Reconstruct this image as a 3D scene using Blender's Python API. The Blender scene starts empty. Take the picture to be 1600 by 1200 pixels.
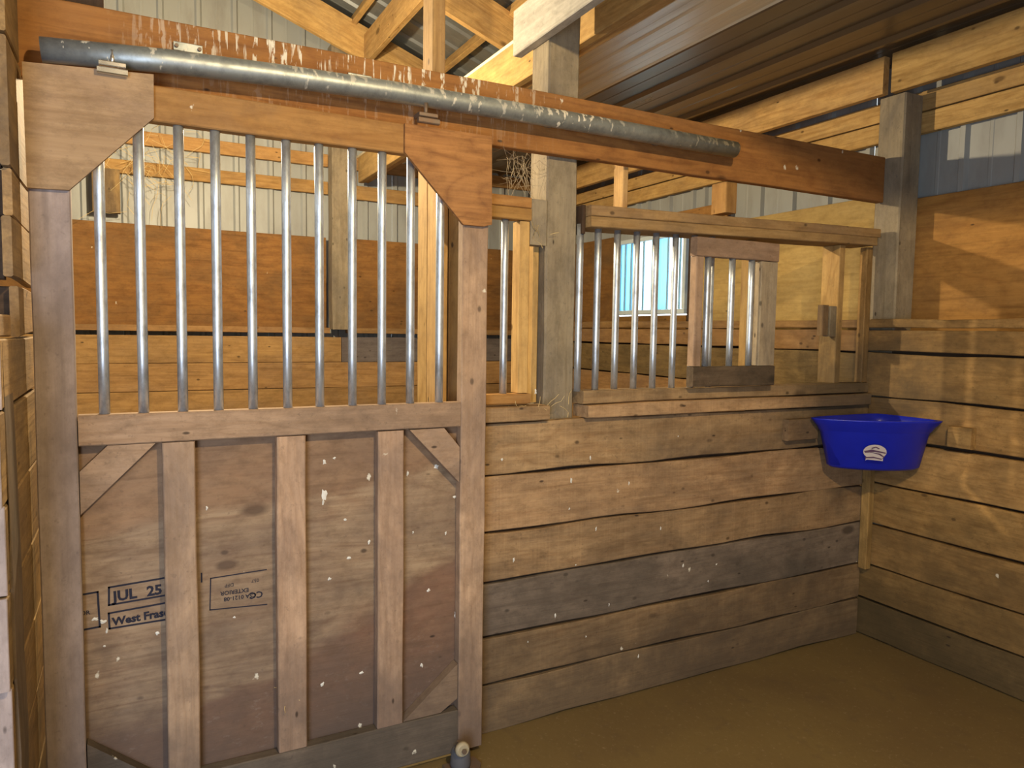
import bpy, math, random
from mathutils import Vector, Matrix, noise as mnoise
random.seed(7)
S = bpy.context.scene
C = S.collection
H = 1.385                      # camera height above the mat; heights below are written relative to it

# ------------------------------------------------------------------ camera
F_PX, YAW, PITCH, ROLL = 1139.186, 27.7302, 4.08172, 0.8354
y, p, r = (math.radians(a) for a in (YAW, PITCH, ROLL))
fw = Vector((math.sin(y)*math.cos(p), math.cos(y)*math.cos(p), -math.sin(p)))
rt = Vector((math.cos(y), -math.sin(y), 0)); up = rt.cross(fw)
rt2 = math.cos(r)*rt + math.sin(r)*up; up2 = -math.sin(r)*rt + math.cos(r)*up
cam = bpy.data.cameras.new('camera'); co = bpy.data.objects.new('camera', cam); C.objects.link(co)
M = Matrix((rt2, up2, -fw)).transposed().to_4x4(); M.translation = Vector((0, 0, H)); co.matrix_world = M
cam.sensor_width = 36; cam.lens = F_PX/1600*36; cam.clip_start = 0.02; cam.clip_end = 200
S.camera = co
# ------------------------------------------------------------------ world, lights, exposure
W = bpy.data.worlds.new('sky'); S.world = W; W.use_nodes = True
bg = W.node_tree.nodes['Background']; bg.inputs[0].default_value = (0.86, 0.95, 1.0, 1); bg.inputs[1].default_value = 3.2
S.view_settings.view_transform = 'Standard'; S.view_settings.look = 'None'
S.view_settings.gamma = 1; S.view_settings.use_curve_mapping = False
S.view_settings.exposure = 0.17
S.render.film_transparent = False
def lamp(name, typ, loc, power, color, size=0.05, aim=None, sx=1, sy=1):
    l = bpy.data.lights.new(name, typ); l.energy = power; l.color = color
    if typ == 'AREA': l.shape = 'RECTANGLE'; l.size = sx; l.size_y = sy
    else: l.shadow_soft_size = size
    o = bpy.data.objects.new(name, l); C.objects.link(o); o.location = (loc[0], loc[1], loc[2]+H)
    if aim:
        d = Vector((aim[0]-loc[0], aim[1]-loc[1], aim[2]-loc[2])); o.rotation_euler = d.to_track_quat('-Z', 'Y').to_euler()
    return o
WARM = (1.0, 0.79, 0.49)
lamp('far_stall_lamp', 'POINT', (0.35, 3.42, 0.95), 188, WARM, 0.03)
lamp('stall_lamp', 'POINT', (0.75, -0.05, 1.12), 145, (1.0, 0.745, 0.40), 0.03)
lamp('warm_fill', 'POINT', (-1.9, 1.0, 1.75), 7, WARM, 0.12)  # unseen fill light added to lift the left side
lamp('doorway_daylight', 'AREA', (-0.85, -0.65, -0.40), 56, (0.74, 0.84, 1.0), aim=(0.0, 2.1, -0.6), sx=0.9, sy=1.6)
lamp('rear_fill', 'AREA', (0.2, -2.8, 0.35), 2, (0.85, 0.9, 1.0), aim=(1.2, 2.1, 0.1), sx=2.2, sy=1.2)  # weak fill added behind the camera, no opening there

# ------------------------------------------------------------------ materials
def nt(name):
    m = bpy.data.materials.new(name); m.use_nodes = True
    t = m.node_tree; b = t.nodes['Principled BSDF']
    return m, t, b
class N:
    def __init__(s, t): s.t = t
    def n(s, typ, **k):
        o = s.t.nodes.new(typ)
        for a, v in k.items(): setattr(o, a, v)
        return o
    def l(s, a, b): s.t.links.new(a, b)
    def val(s, sock, v):
        if hasattr(v, 'is_linked') or hasattr(v, 'links'): s.l(v, sock)
        else: sock.default_value = v
    def math(s, op, a, b=0.0, c=None, clamp=False):
        o = s.n('ShaderNodeMath', operation=op); o.use_clamp = clamp
        s.val(o.inputs[0], a); s.val(o.inputs[1], b)
        if c is not None: s.val(o.inputs[2], c)
        return o.outputs[0]
    def vscale(s, v, sc):
        o = s.n('ShaderNodeVectorMath', operation='MULTIPLY'); s.l(v, o.inputs[0]); o.inputs[1].default_value = sc; return o.outputs[0]
    def noise(s, v, scale=1, detail=3, rough=.5, dist=0):
        o = s.n('ShaderNodeTexNoise'); s.l(v, o.inputs['Vector']); o.inputs['Scale'].default_value = scale
        o.inputs['Detail'].default_value = detail; o.inputs['Roughness'].default_value = rough; o.inputs['Distortion'].default_value = dist
        return o.outputs['Fac']
    def ramp(s, f, a, b, v0=0., v1=1.):
        o = s.n('ShaderNodeMapRange'); o.clamp = True; s.val(o.inputs[0], f)
        for i, v in enumerate((a, b, v0, v1)): o.inputs[i+1].default_value = v
        return o.outputs[0]
    def mix(s, f, a, b, mode='MIX'):
        o = s.n('ShaderNodeMix', data_type='RGBA', blend_type=mode); s.val(o.inputs[0], f)
        for i, v in ((6, a), (7, b)):
            if isinstance(v, tuple): o.inputs[i].default_value = (*v, 1)
            else: s.l(v, o.inputs[i])
        return o.outputs[2]
def srgb(r, g, b):
    f = lambda c: (c/255/12.92) if c/255 <= .04045 else ((c/255+.055)/1.055)**2.4
    return (f(r), f(g), f(b))
def coords(g):
    tc = g.n('ShaderNodeTexCoord'); oi = g.n('ShaderNodeObjectInfo')
    rv = g.math('MULTIPLY', oi.outputs['Random'], 57.0)
    cb = g.n('ShaderNodeCombineXYZ')
    g.l(rv, cb.inputs[0]); g.l(g.math('MULTIPLY', rv, 1.7), cb.inputs[1]); g.l(g.math('MULTIPLY', rv, 2.3), cb.inputs[2])
    ad = g.n('ShaderNodeVectorMath', operation='ADD'); g.l(tc.outputs['Object'], ad.inputs[0]); g.l(cb.outputs[0], ad.inputs[1])
    return tc.outputs['Object'], ad.outputs[0], oi.outputs['Random']
def wood(name, base, dark, grime=(.12, .09, .07), grime_amt=.3, ring=9, knots=True, rough=.8, ply=False, drops=0., dropx=None, var=.18, bump=.25, grimescale=1.6, saw=0., stain=False):
    m, t, b = nt(name); g = N(t)
    raw, v, rnd = coords(g)
    sc = (0.9, 5.5, 5.5) if not ply else (1.0, 4.5, 4.5)
    low = g.noise(g.vscale(v, sc), 1, 3, .5, .6)
    rg = g.math('MULTIPLY', low, float(ring)); rg = g.math('FRACT', rg)
    rg = g.math('ABSOLUTE', g.math('SUBTRACT', rg, .5)); rg = g.math('MULTIPLY', rg, 2.)
    rg = g.math('POWER', rg, 2.2)
    fine = g.noise(g.vscale(v, (4, 90, 90)), 1, 4, .65)
    f = g.math('ADD', g.math('MULTIPLY', rg, .46), g.math('MULTIPLY', g.ramp(fine, .34, .66), .52), clamp=True)
    col = g.mix(f, base, dark)
    # broad patches of tone
    tone = g.noise(g.vscale(v, (1.3, 2.5, 2.5)), 1, 2)
    col = g.mix(g.ramp(tone, .35, .7, 0, .45), col, tuple(c*.72 for c in base))
    if knots:
        vo = g.n('ShaderNodeTexVoronoi'); g.l(g.vscale(v, (2.6, 5.5, 5.5)), vo.inputs['Vector']); vo.inputs['Scale'].default_value = 1
        sep = g.n('ShaderNodeSeparateColor'); g.l(vo.outputs['Color'], sep.inputs[0])
        rad = g.math('MULTIPLY', g.ramp(sep.outputs[0], .35, 1., 0., 1.), .13)
        d = g.math('DIVIDE', vo.outputs['Distance'], g.math('ADD', rad, .001))
        k = g.ramp(d, .65, 1.15, .85, 0.)
        k = g.math('MULTIPLY', k, g.ramp(sep.outputs[0], .35, .4))
        col = g.mix(k, col, tuple(c*.38 for c in dark))
        vo2 = g.n('ShaderNodeTexVoronoi'); g.l(g.vscale(v, (9, 14, 14)), vo2.inputs['Vector']); vo2.inputs['Scale'].default_value = 1
        sp2 = g.n('ShaderNodeSeparateColor'); g.l(vo2.outputs['Color'], sp2.inputs[0])
        k2 = g.math('MULTIPLY', g.ramp(vo2.outputs['Distance'], .06, .12, .85, 0.), g.ramp(sp2.outputs[1], .62, .64))
        col = g.mix(k2, col, tuple(c*.25 for c in dark))
    if stain:      # darker red-brown veneer and soaked stain with its own slanted edge
        sr = g.n('ShaderNodeSeparateXYZ'); g.l(raw, sr.inputs[0])
        wb = g.noise(g.vscale(v, (2.2, 2, 5)), 1, 3, .5)
        ed = g.math('ADD', g.math('SUBTRACT', sr.outputs[2], g.math('MULTIPLY', sr.outputs[0], .42)), g.math('MULTIPLY', g.math('SUBTRACT', wb, .5), .55))
        col = g.mix(g.ramp(ed, -.17, -.10, .8, 0.), col, (.22, .115, .075))
        ed2 = g.math('SUBTRACT', sr.outputs[2], g.math('MULTIPLY', sr.outputs[0], .12))
        col = g.mix(g.ramp(g.math('ADD', ed2, g.math('MULTIPLY', g.math('SUBTRACT', wb, .5), .12)), .29, .31, 0., .7), col, (.30, .175, .10))
        sc2 = g.noise(g.vscale(v, (34, 30, 60)), 1, 3, .7)
        col = g.mix(g.math('MULTIPLY', g.ramp(sc2, .60, .68), g.ramp(sr.outputs[2], -.1, -.35, 0, .55)), col, (.40, .31, .26))
    if saw:
        sw = g.noise(g.vscale(v, (160, 2, 2)), 1, 1, .5, .3)
        col = g.mix(g.ramp(sw, .5, .75, 0, saw), col, tuple(min(1, c*1.5) for c in base))
    # grime
    gn = g.noise(g.vscale(v, (1.2, 2.2, 2.2)), grimescale, 6, .68, .4)
    col = g.mix(g.ramp(gn, .52-.2*grime_amt, .70, 0, min(1., grime_amt*1.7)), col, grime)
    mo = g.noise(g.vscale(v, (.55, 1, 1)), 22, 5, .75)
    col = g.mix(g.ramp(mo, .44, .70, 0, .26+.5*grime_amt), col, tuple(x*.45 for x in dark))
    st2 = g.noise(g.vscale(v, (2.2, 34, 34)), 1, 3, .6)
    col = g.mix(g.ramp(st2, .58, .72, 0, .5), col, tuple(x*.55 for x in dark))
    sp = g.noise(v, 60, 2, .7)
    col = g.mix(g.ramp(sp, .62, .75, 0, .35*min(1, grime_amt*2)), col, tuple(c*.6 for c in grime))
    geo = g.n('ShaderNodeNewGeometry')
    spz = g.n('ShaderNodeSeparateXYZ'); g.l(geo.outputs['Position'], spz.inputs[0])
    blotch = g.noise(geo.outputs['Position'], 5, 5, .7)
    hgt = g.math('ADD', spz.outputs[2], g.math('MULTIPLY', g.math('SUBTRACT', blotch, .5), .9))
    col = g.mix(g.ramp(hgt, .05, .60, .80, 0.), col, tuple(c*.75 for c in grime))  # muddied towards the floor, lamp falloff on lower planks painted in too
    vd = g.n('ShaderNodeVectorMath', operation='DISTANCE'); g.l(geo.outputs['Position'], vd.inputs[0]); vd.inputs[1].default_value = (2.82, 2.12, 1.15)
    fe = g.math('ADD', vd.outputs['Value'], g.math('MULTIPLY', g.math('SUBTRACT', blotch, .5), .5))
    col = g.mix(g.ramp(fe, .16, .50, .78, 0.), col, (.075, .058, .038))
    # nail heads and small dents
    vn = g.n('ShaderNodeTexVoronoi'); g.l(g.vscale(v, (7, 16, 16)), vn.inputs['Vector']); vn.inputs['Scale'].default_value = 1
    sn = g.n('ShaderNodeSeparateColor'); g.l(vn.outputs['Color'], sn.inputs[0])
    col = g.mix(g.math('MULTIPLY', g.ramp(vn.outputs['Distance'], .045, .085, .8, 0), g.ramp(sn.outputs[0], .56, .58)), col, (.03, .02, .015))
    hv = g.n('ShaderNodeHueSaturation'); g.l(col, hv.inputs['Color'])
    g.l(g.math('ADD', g.math('MULTIPLY', rnd, 2*var), 1-var), hv.inputs['Value'])
    g.l(g.math('ADD', g.math('MULTIPLY', g.math('FRACT', g.math('MULTIPLY', rnd, 7.3)), .008), .496), hv.inputs['Hue'])
    col = hv.outputs[0]
    if drops:
        vo3 = g.n('ShaderNodeTexVoronoi'); g.l(g.vscale(v, (11, 11, 8)), vo3.inputs['Vector']); vo3.inputs['Scale'].default_value = 1.1
        s3 = g.n('ShaderNodeSeparateColor'); g.l(vo3.outputs['Color'], s3.inputs[0])
        wob = g.noise(v, 90, 2)
        dd = g.math('ADD', vo3.outputs['Distance'], g.math('MULTIPLY', g.math('SUBTRACT', wob, .5), .22))
        k3 = g.math('MULTIPLY', g.ramp(dd, .05, .09, .9, 0), g.ramp(s3.outputs[2], 1-drops, 1-drops+.01))
        if dropx:
            # run-down streaks below a perch: long in local Y (the board's width), short in X
            sx = g.n('ShaderNodeSeparateXYZ'); g.l(raw, sx.inputs[0])
            win = g.math('MULTIPLY', g.ramp(sx.outputs[0], dropx[0]-.25, dropx[0]+.15), g.ramp(sx.outputs[0], dropx[1]-.15, dropx[1]+.3, 1, 0))
            win = g.math('MULTIPLY', win, g.ramp(sx.outputs[2], -.035, .02, .12, 1.)); st = g.noise(g.vscale(v, (105, 9, 9)), 1, 2, .5)
            brk = g.noise(g.vscale(v, (90, 26, 30)), 1, 3, .6)
            ks = g.math('MULTIPLY', g.ramp(st, .53, .60), g.ramp(brk, .44, .52))
            k3 = g.math('MAXIMUM', k3, g.math('MULTIPLY', ks, win))
        col = g.mix(k3, col, (.72, .68, .56))
    g.l(col, b.inputs['Base Color']); b.inputs['Roughness'].default_value = rough
    b.inputs['Specular IOR Level'].default_value = .25
    bp = g.n('ShaderNodeBump'); bp.inputs['Strength'].default_value = bump; bp.inputs['Distance'].default_value = .004
    g.l(g.math('SUBTRACT', g.math('ADD', fine, g.math('MULTIPLY', gn, .8)), g.math('MULTIPLY', rg, .2)), bp.inputs['Height']); g.l(bp.outputs[0], b.inputs['Normal'])
    return m
GR = (.14, .105, .085)
fresh   = wood('fresh_lumber', (.64, .41, .155), (.40, .22, .07), GR, .22)
warmw   = wood('orange_lumber', (.47, .26, .085), (.30, .145, .042), GR, .25, drops=.25)
headw   = wood('header_lumber', (.42, .275, .125), (.28, .165, .065), GR, .3, drops=.4)
beamw   = wood('stained_beam', (.40, .18, .055), (.24, .095, .03), (.16, .10, .06), .22, drops=.4, dropx=(-1.0, -.15))
plankw  = wood('wall_plank', (.50, .335, .175), (.32, .19, .09), (.13, .095, .065), .5, drops=.2, saw=.15, bump=.5)
plankg  = wood('grey_wall_plank', (.26, .20, .15), (.16, .12, .09), (.09, .075, .06), .6, drops=.3, bump=.5)
planky  = wood('right_wall_plank', (.54, .335, .12), (.31, .175, .055), (.155, .105, .045), .55, drops=.08, bump=.5)
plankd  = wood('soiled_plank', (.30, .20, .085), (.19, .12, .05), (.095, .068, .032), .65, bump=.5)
farw    = wood('far_wall_plank', (.40, .24, .095), (.25, .135, .048), (.2, .13, .08), .32)
farg    = wood('grey_far_plank', (.17, .145, .14), (.11, .09, .085), (.1, .08, .08), .3)
doorw   = wood('door_lumber', (.52, .36, .235), (.35, .225, .135), (.17, .125, .10), .5, drops=.3, bump=.4)
stilew  = wood('grey_door_stile', (.50, .41, .37), (.39, .31, .28), (.22, .175, .165), .5, knots=False, drops=.12, var=.02, ring=5)
plyd    = wood('door_plywood', (.50, .36, .225), (.27, .16, .095), (.15, .11, .09), .45, ring=14, ply=True, drops=.45, grimescale=1.1, stain=True)
plyo    = wood('orange_plywood', (.42, .215, .06), (.27, .125, .033), (.2, .115, .05), .3, ring=9, ply=True, drops=.12, var=.1)
plyf    = wood('far_plywood', (.30, .15, .042), (.19, .085, .024), (.12, .075, .035), .45, ring=9, ply=True, drops=.2, var=.1)
freshf  = wood('far_girt_lumber', (.50, .30, .11), (.32, .17, .055), GR, .25)
charw   = wood('chewed_dark_rail', (.14, .10, .065), (.08, .055, .035), (.03, .027, .022), .6)
plyp    = wood('pale_plywood', (.60, .42, .16), (.45, .29, .10), (.3, .2, .09), .25, ring=9, ply=True)
gussw   = wood('gusset_plywood', (.42, .21, .072), (.14, .055, .02), (.2, .12, .07), .2, ring=11, ply=True, drops=.6, knots=False)
gussg   = wood('worn_gusset_plywood', (.37, .26, .15), (.25, .165, .09), (.22, .16, .13), .4, ring=8, ply=True, drops=.2, knots=False)
postg   = wood('grey_post', (.40, .33, .225), (.29, .23, .15), (.15, .13, .11), .5, ring=5, bump=.4)
grayb   = wood('weathered_grey_board', (.58, .55, .47), (.36, .33, .28), (.2, .18, .15), .35, ring=8, bump=.4)
darkw   = wood('dark_board', (.085, .05, .03), (.05, .03, .018), (.03, .02, .015), .4)
endw    = wood('worn_plank', (.42, .27, .115), (.24, .145, .065), (.12, .09, .065), .5, bump=.4)
enddw   = wood('worn_grey_plank_end', (.22, .16, .10), (.14, .10, .065), (.08, .07, .06), .5)
floorm, t, b = nt('packed_floor_mat'); g = N(t); raw, v, rnd = coords(g)
c = g.mix(g.ramp(g.noise(v, 1.1, 5, .6, .3), .35, .7), (.195, .135, .043), (.145, .095, .034))
c = g.mix(g.ramp(g.noise(v, 70, 3, .7), .6, .75, 0, .5), c, (.34, .25, .14))
c = g.mix(g.ramp(g.noise(v, 7, 5, .7), .55, .75, 0, .5), c, (.10, .066, .035))
g.l(c, b.inputs['Base Color']); b.inputs['Roughness'].default_value = .85
bp = g.n('ShaderNodeBump'); bp.inputs['Strength'].default_value = .3; bp.inputs['Distance'].default_value = .004; g.l(g.noise(v, 40, 4, .7), bp.inputs['Height']); g.l(bp.outputs[0], b.inputs['Normal'])
def metal(name, col, rough, metallic, mott=(.3, .28, .25), amt=.4, drops=0., scale=25, stretch=(1, 1, 1), dropz=False):
    m, t, b = nt(name); g = N(t); raw, v, rnd = coords(g)
    n1 = g.noise(g.vscale(v, stretch), scale, 5, .65)
    c = g.mix(g.ramp(n1, .45, .75, 0, amt), col, mott)
    mt = metallic
    if drops:
        st = g.noise(g.vscale(v, (60, 26, 26)), 1, 3, .6)
        sx = g.n('ShaderNodeSeparateXYZ'); g.l(raw, sx.inputs[0])
        top = g.ramp(sx.outputs[2], -.02, .025)
        thr = g.math('SUBTRACT', .66, g.math('MULTIPLY', top, .12))
        patch = g.ramp(g.noise(g.vscale(v, (2.2, 0, 0)), 1, 1), .38, .6)
        k = g.math('MULTIPLY', g.ramp(g.math('SUBTRACT', st, thr), 0, .03), patch)
        c = g.mix(k, c, (.70, .66, .55)); mt = g.math('MULTIPLY', g.math('SUBTRACT', 1., k), metallic)
    g.l(c, b.inputs['Base Color']); g.val(b.inputs['Metallic'], mt)
    g.l(g.math('ADD', g.math('MULTIPLY', n1, .25), rough-.12), b.inputs['Roughness'])
    return m
galv  = metal('galvanised_pipe', (.36, .40, .41), .46, .72, (.17, .19, .19), .8, drops=1.)
barm  = metal('galvanised_bar', (.66, .74, .84), .42, .8, (.26, .26, .27), .9, scale=30, stretch=(1, 1, .5))
steel = metal('bright_steel', (.75, .74, .72), .25, .95, (.4, .3, .2), .3)
rusty = metal('rusty_steel', (.20, .15, .11), .6, .5, (.25, .12, .05), .6)
creams = metal('cream_metal_siding', (.34, .36, .355), .5, 0., (.22, .21, .19), .55, scale=9, stretch=(1, 1, .3))
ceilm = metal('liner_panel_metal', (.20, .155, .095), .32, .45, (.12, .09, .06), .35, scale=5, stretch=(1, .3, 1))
ceilb = metal('lit_liner_panel_metal', (.86, .76, .54), .32, .05, (.3, .25, .16), .4, scale=6, stretch=(3, .2, 1))  # lit copy of the liner metal, the light band put into its colour
roofm = metal('bare_roof_metal', (.30, .32, .32), .45, .5, (.15, .14, .13), .5, scale=5)
def plain(name, col, rough=.6, metallic=0., spec=.4, emit=None):
    m, t, b = nt(name); g = N(t); raw, v, rnd = coords(g)
    c = g.mix(g.ramp(g.noise(v, 18, 4, .6), .4, .75, 0, .35), col, tuple(x*.65 for x in col))
    g.l(c, b.inputs['Base Color']); b.inputs['Roughness'].default_value = rough; b.inputs['Metallic'].default_value = metallic
    b.inputs['Specular IOR Level'].default_value = spec
    return m
blue  = plain('blue_plastic', (.010, .022, .50), .38, spec=.5)
ink   = plain('stamp_ink', (.03, .03, .045), .9, spec=.1)
decalw = plain('decal_white', (.55, .50, .50), .6)
decalp = plain('decal_plum', (.10, .05, .11), .6)
rubber = plain('grey_rubber', (.10, .10, .11), .7)
putty  = plain('roller_plastic', (.42, .36, .24), .5)
drop   = plain('bird_dropping', (.75, .74, .68), .8)
straw  = plain('dry_straw', (.62, .47, .22), .8)
web    = plain('dusty_cobweb', (.40, .33, .22), .9)
vinyl  = plain('white_vinyl', (.62, .72, .76), .4)
bluevinyl = plain('pale_blue_vinyl', (.30, .52, .66), .4)
gl = bpy.data.materials.new('window_glass'); gl.use_nodes = True; t = gl.node_tree; g = N(t)
for nn in list(t.nodes):
    if nn.type != 'OUTPUT_MATERIAL': t.nodes.remove(nn)
tr = g.n('ShaderNodeBsdfTransparent'); tr.inputs[0].default_value = (.9, .97, 1, 1); gs = g.n('ShaderNodeBsdfGlossy'); gs.inputs['Roughness'].default_value = .05
ms = g.n('ShaderNodeMixShader'); ms.inputs[0].default_value = .08; g.l(tr.outputs[0], ms.inputs[1]); g.l(gs.outputs[0], ms.inputs[2])
g.l(ms.outputs[0], t.nodes['Material Output'].inputs[0])
fro = bpy.data.materials.new('frosted_blue_film'); fro.use_nodes = True; t = fro.node_tree; g = N(t)
for nn in list(t.nodes):
    if nn.type != 'OUTPUT_MATERIAL': t.nodes.remove(nn)
tl = g.n('ShaderNodeBsdfTranslucent'); tl.inputs[0].default_value = (.32, .72, .95, 1); df = g.n('ShaderNodeBsdfDiffuse'); df.inputs[0].default_value = (.5, .7, .8, 1)
ms = g.n('ShaderNodeMixShader'); ms.inputs[0].default_value = .25; g.l(tl.outputs[0], ms.inputs[1]); g.l(df.outputs[0], ms.inputs[2])
g.l(ms.outputs[0], t.nodes['Material Output'].inputs[0])

# ------------------------------------------------------------------ helpers
def link(name, me, mat, parent=None):
    o = bpy.data.objects.new(name, me); C.objects.link(o)
    if mat and not me.materials: me.materials.append(mat)
    if parent: o.parent = parent
    return o
def thing(name, label, cat, loc=(0, 0, 0), group=None):
    o = bpy.data.objects.new(name, None); o.empty_display_size = .05; C.objects.link(o); o.location = (loc[0], loc[1], loc[2]+H)
    o['label'] = label; o['category'] = cat
    if group: o['group'] = group
    return o
def tag(o, label, cat, group=None):
    o['label'] = label; o['category'] = cat
    if group: o['group'] = group
    return o
def struct(name, loc=(0, 0, 0)):
    o = bpy.data.objects.new(name, None); o.empty_display_size = .05; C.objects.link(o); o.location = (loc[0], loc[1], loc[2]+H); o['kind'] = 'structure'; return o
def setw(o, M, parent):
    if parent: o.parent = parent; o.matrix_parent_inverse = Matrix.Identity(4); o.matrix_local = Matrix.Translation(-Vector(parent.location))@M if not parent.parent else M
    else: o.matrix_world = M
def bar_mesh(L, Wd, T, ch=.003, seg=1, wob=0., seed=0, cut0=0., cut1=0.):
    """Long axis X, width Z(local y = thickness?)  -> X length, Y thickness, Z width; chamfered."""
    hw, ht = Wd/2, T/2; ch = min(ch, hw*.4, ht*.4)
    prof = [(-ht+ch, -hw), (ht-ch, -hw), (ht, -hw+ch), (ht, hw-ch), (ht-ch, hw), (-ht+ch, hw), (-ht, hw-ch), (-ht, -hw+ch)]
    vs, fs = [], []
    for i in range(seg+1):
        tt = i/seg; x = -L/2+L*tt
        a = wob*mnoise.noise(Vector((x*3.1+seed*7.7, 1.3, seed))); bb = wob*mnoise.noise(Vector((x*2.7+seed*3.3, 9.1, seed)))
        for (yy, zz) in prof:
            sh = 0
            if i == 0: sh = cut0*(zz/hw)
            if i == seg: sh = cut1*(zz/hw)
            vs.append((x+sh, yy, zz+(bb if zz > 0 else a)))
    for i in range(seg):
        for j in range(8):
            k = (j+1) % 8; fs.append((i*8+j, i*8+k, (i+1)*8+k, (i+1)*8+j))
    fs.append(tuple(reversed(range(8)))); fs.append(tuple(range(seg*8, seg*8+8)))
    me = bpy.data.meshes.new('board'); me.from_pydata(vs, [], fs); me.update(); return me
_s = [0]
def board(name, lo, hi, mat, parent=None, seg=1, wob=0., ch=.003, rz=0.):
    """axis-aligned board from lo to hi, grain along its longest side"""
    lo, hi = Vector(lo), Vector(hi); d = hi-lo; c = (lo+hi)/2; c.z += H; _s[0] += 1
    ax = max(range(3), key=lambda i: d[i])
    if ax == 0:   L, T, Wd, R = d.x, d.y, d.z, Matrix.Identity(4)
    elif ax == 1: L, T, Wd, R = d.y, d.x, d.z, Matrix(((0, -1, 0), (1, 0, 0), (0, 0, 1))).to_4x4()
    else:         L, T, Wd, R = d.z, d.y, d.x, Matrix(((0, 0, -1), (0, 1, 0), (1, 0, 0))).to_4x4()
    me = bar_mesh(L, Wd, T, ch, seg, wob, _s[0]); o = link(name, me, mat)
    setw(o, Matrix.Translation(c)@R@Matrix.Rotation(rz, 4, 'Y'), parent); return o
def beam(name, p0, p1, Wd, T, mat, parent=None, upv=(0, 0, 1), seg=1, wob=0., cut0=0., cut1=0.):
    """board between two centre points; width along upv"""
    p0, p1 = Vector(p0), Vector(p1); d = p1-p0; c = (p0+p1)/2; c.z += H; _s[0] += 1
    X = d.normalized(); Z = Vector(upv); Z = (Z-X*Z.dot(X)).normalized(); Y = Z.cross(X)
    me = bar_mesh(d.length, Wd, T, .003, seg, wob, _s[0], cut0, cut1); o = link(name, me, mat)
    setw(o, Matrix.Translation(c)@Matrix((X, Y, Z)).transposed().to_4x4(), parent); return o
def tube_mesh(pts, rad, n=14, cap=True, hollow=0.):
    vs, fs = [], []; pts = [Vector(q) for q in pts]
    for i, q in enumerate(pts):
        a = pts[max(0, i-1)]; bq = pts[min(len(pts)-1, i+1)]; T = (bq-a).normalized()
        U = T.cross(Vector((0, 0, 1))); U = U.normalized() if U.length > 1e-3 else Vector((1, 0, 0)); V = U.cross(T)
        rr = rad[i] if isinstance(rad, (list, tuple)) else rad
        for k in range(n):
            an = 2*math.pi*k/n; vs.append(q+U*math.cos(an)*rr+V*math.sin(an)*rr)
    for i in range(len(pts)-1):
        for k in range(n): fs.append((i*n+k, i*n+(k+1) % n, (i+1)*n+(k+1) % n, (i+1)*n+k))
    if cap: fs.append(tuple(range(n-1, -1, -1))); fs.append(tuple(range((len(pts)-1)*n, len(pts)*n)))
    me = bpy.data.meshes.new('tube'); me.from_pydata([tuple(q) for q in vs], [], fs)
    for pl in me.polygons: pl.use_smooth = len(pl.vertices) == 4
    me.update(); return me
def put(name, me, mat, loc, parent=None, rot=None):
    o = link(name, me, mat); M = Matrix.Translation(Vector((loc[0], loc[1], loc[2]+H)))
    if rot is not None: M = M@rot
    setw(o, M, parent); return o
_bars = {}
def rod(name, X, Y, z0, z1, rad=.0127, parent=None, mat=None, tilt=0.):
    L = z1-z0; key = (round(L, 3), rad)
    if key not in _bars: _bars[key] = tube_mesh([(0, 0, -L/2), (0, 0, -L/4), (0, 0, L/4), (0, 0, L/2)], rad)
    me = _bars[key]
    return put(name, me, mat or barm, (X, Y, (z0+z1)/2), parent, Matrix.Rotation(tilt, 4, 'Y'))
def prism(name, poly, y0, y1, mat, parent=None, ch=0):
    """polygon in the X-Z plane extruded from y0 to y1"""
    n = len(poly); cx = sum(q[0] for q in poly)/n; cz = sum(q[1] for q in poly)/n
    vs = [(q[0]-cx, y0-(y0+y1)/2, q[1]-cz) for q in poly]+[(q[0]-cx, y1-(y0+y1)/2, q[1]-cz) for q in poly]
    fs = [tuple(range(n)), tuple(range(2*n-1, n-1, -1))]+[(i, i+n, (i+1) % n+n, (i+1) % n) for i in range(n)]
    me = bpy.data.meshes.new('prism'); me.from_pydata(vs, [], fs); me.update()
    import bmesh
    bm = bmesh.new(); bm.from_mesh(me); bmesh.ops.recalc_face_normals(bm, faces=bm.faces); bm.to_mesh(me); bm.free()
    return put(name, me, mat, (cx, (y0+y1)/2, cz), parent)
def loft_mesh(rings, cap0=True, cap1=True, smooth=True):
    n = len(rings[0]); vs = [q for rg in rings for q in rg]; fs = []
    for i in range(len(rings)-1):
        for k in range(n): fs.append((i*n+k, i*n+(k+1) % n, (i+1)*n+(k+1) % n, (i+1)*n+k))
    if cap0: fs.append(tuple(range(n-1, -1, -1)))
    if cap1: fs.append(tuple(range((len(rings)-1)*n, len(rings)*n)))
    me = bpy.data.meshes.new('loft'); me.from_pydata([tuple(q) for q in vs], [], fs)
    for pl in me.polygons: pl.use_smooth = smooth and len(pl.vertices) == 4
    me.update(); return me
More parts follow.
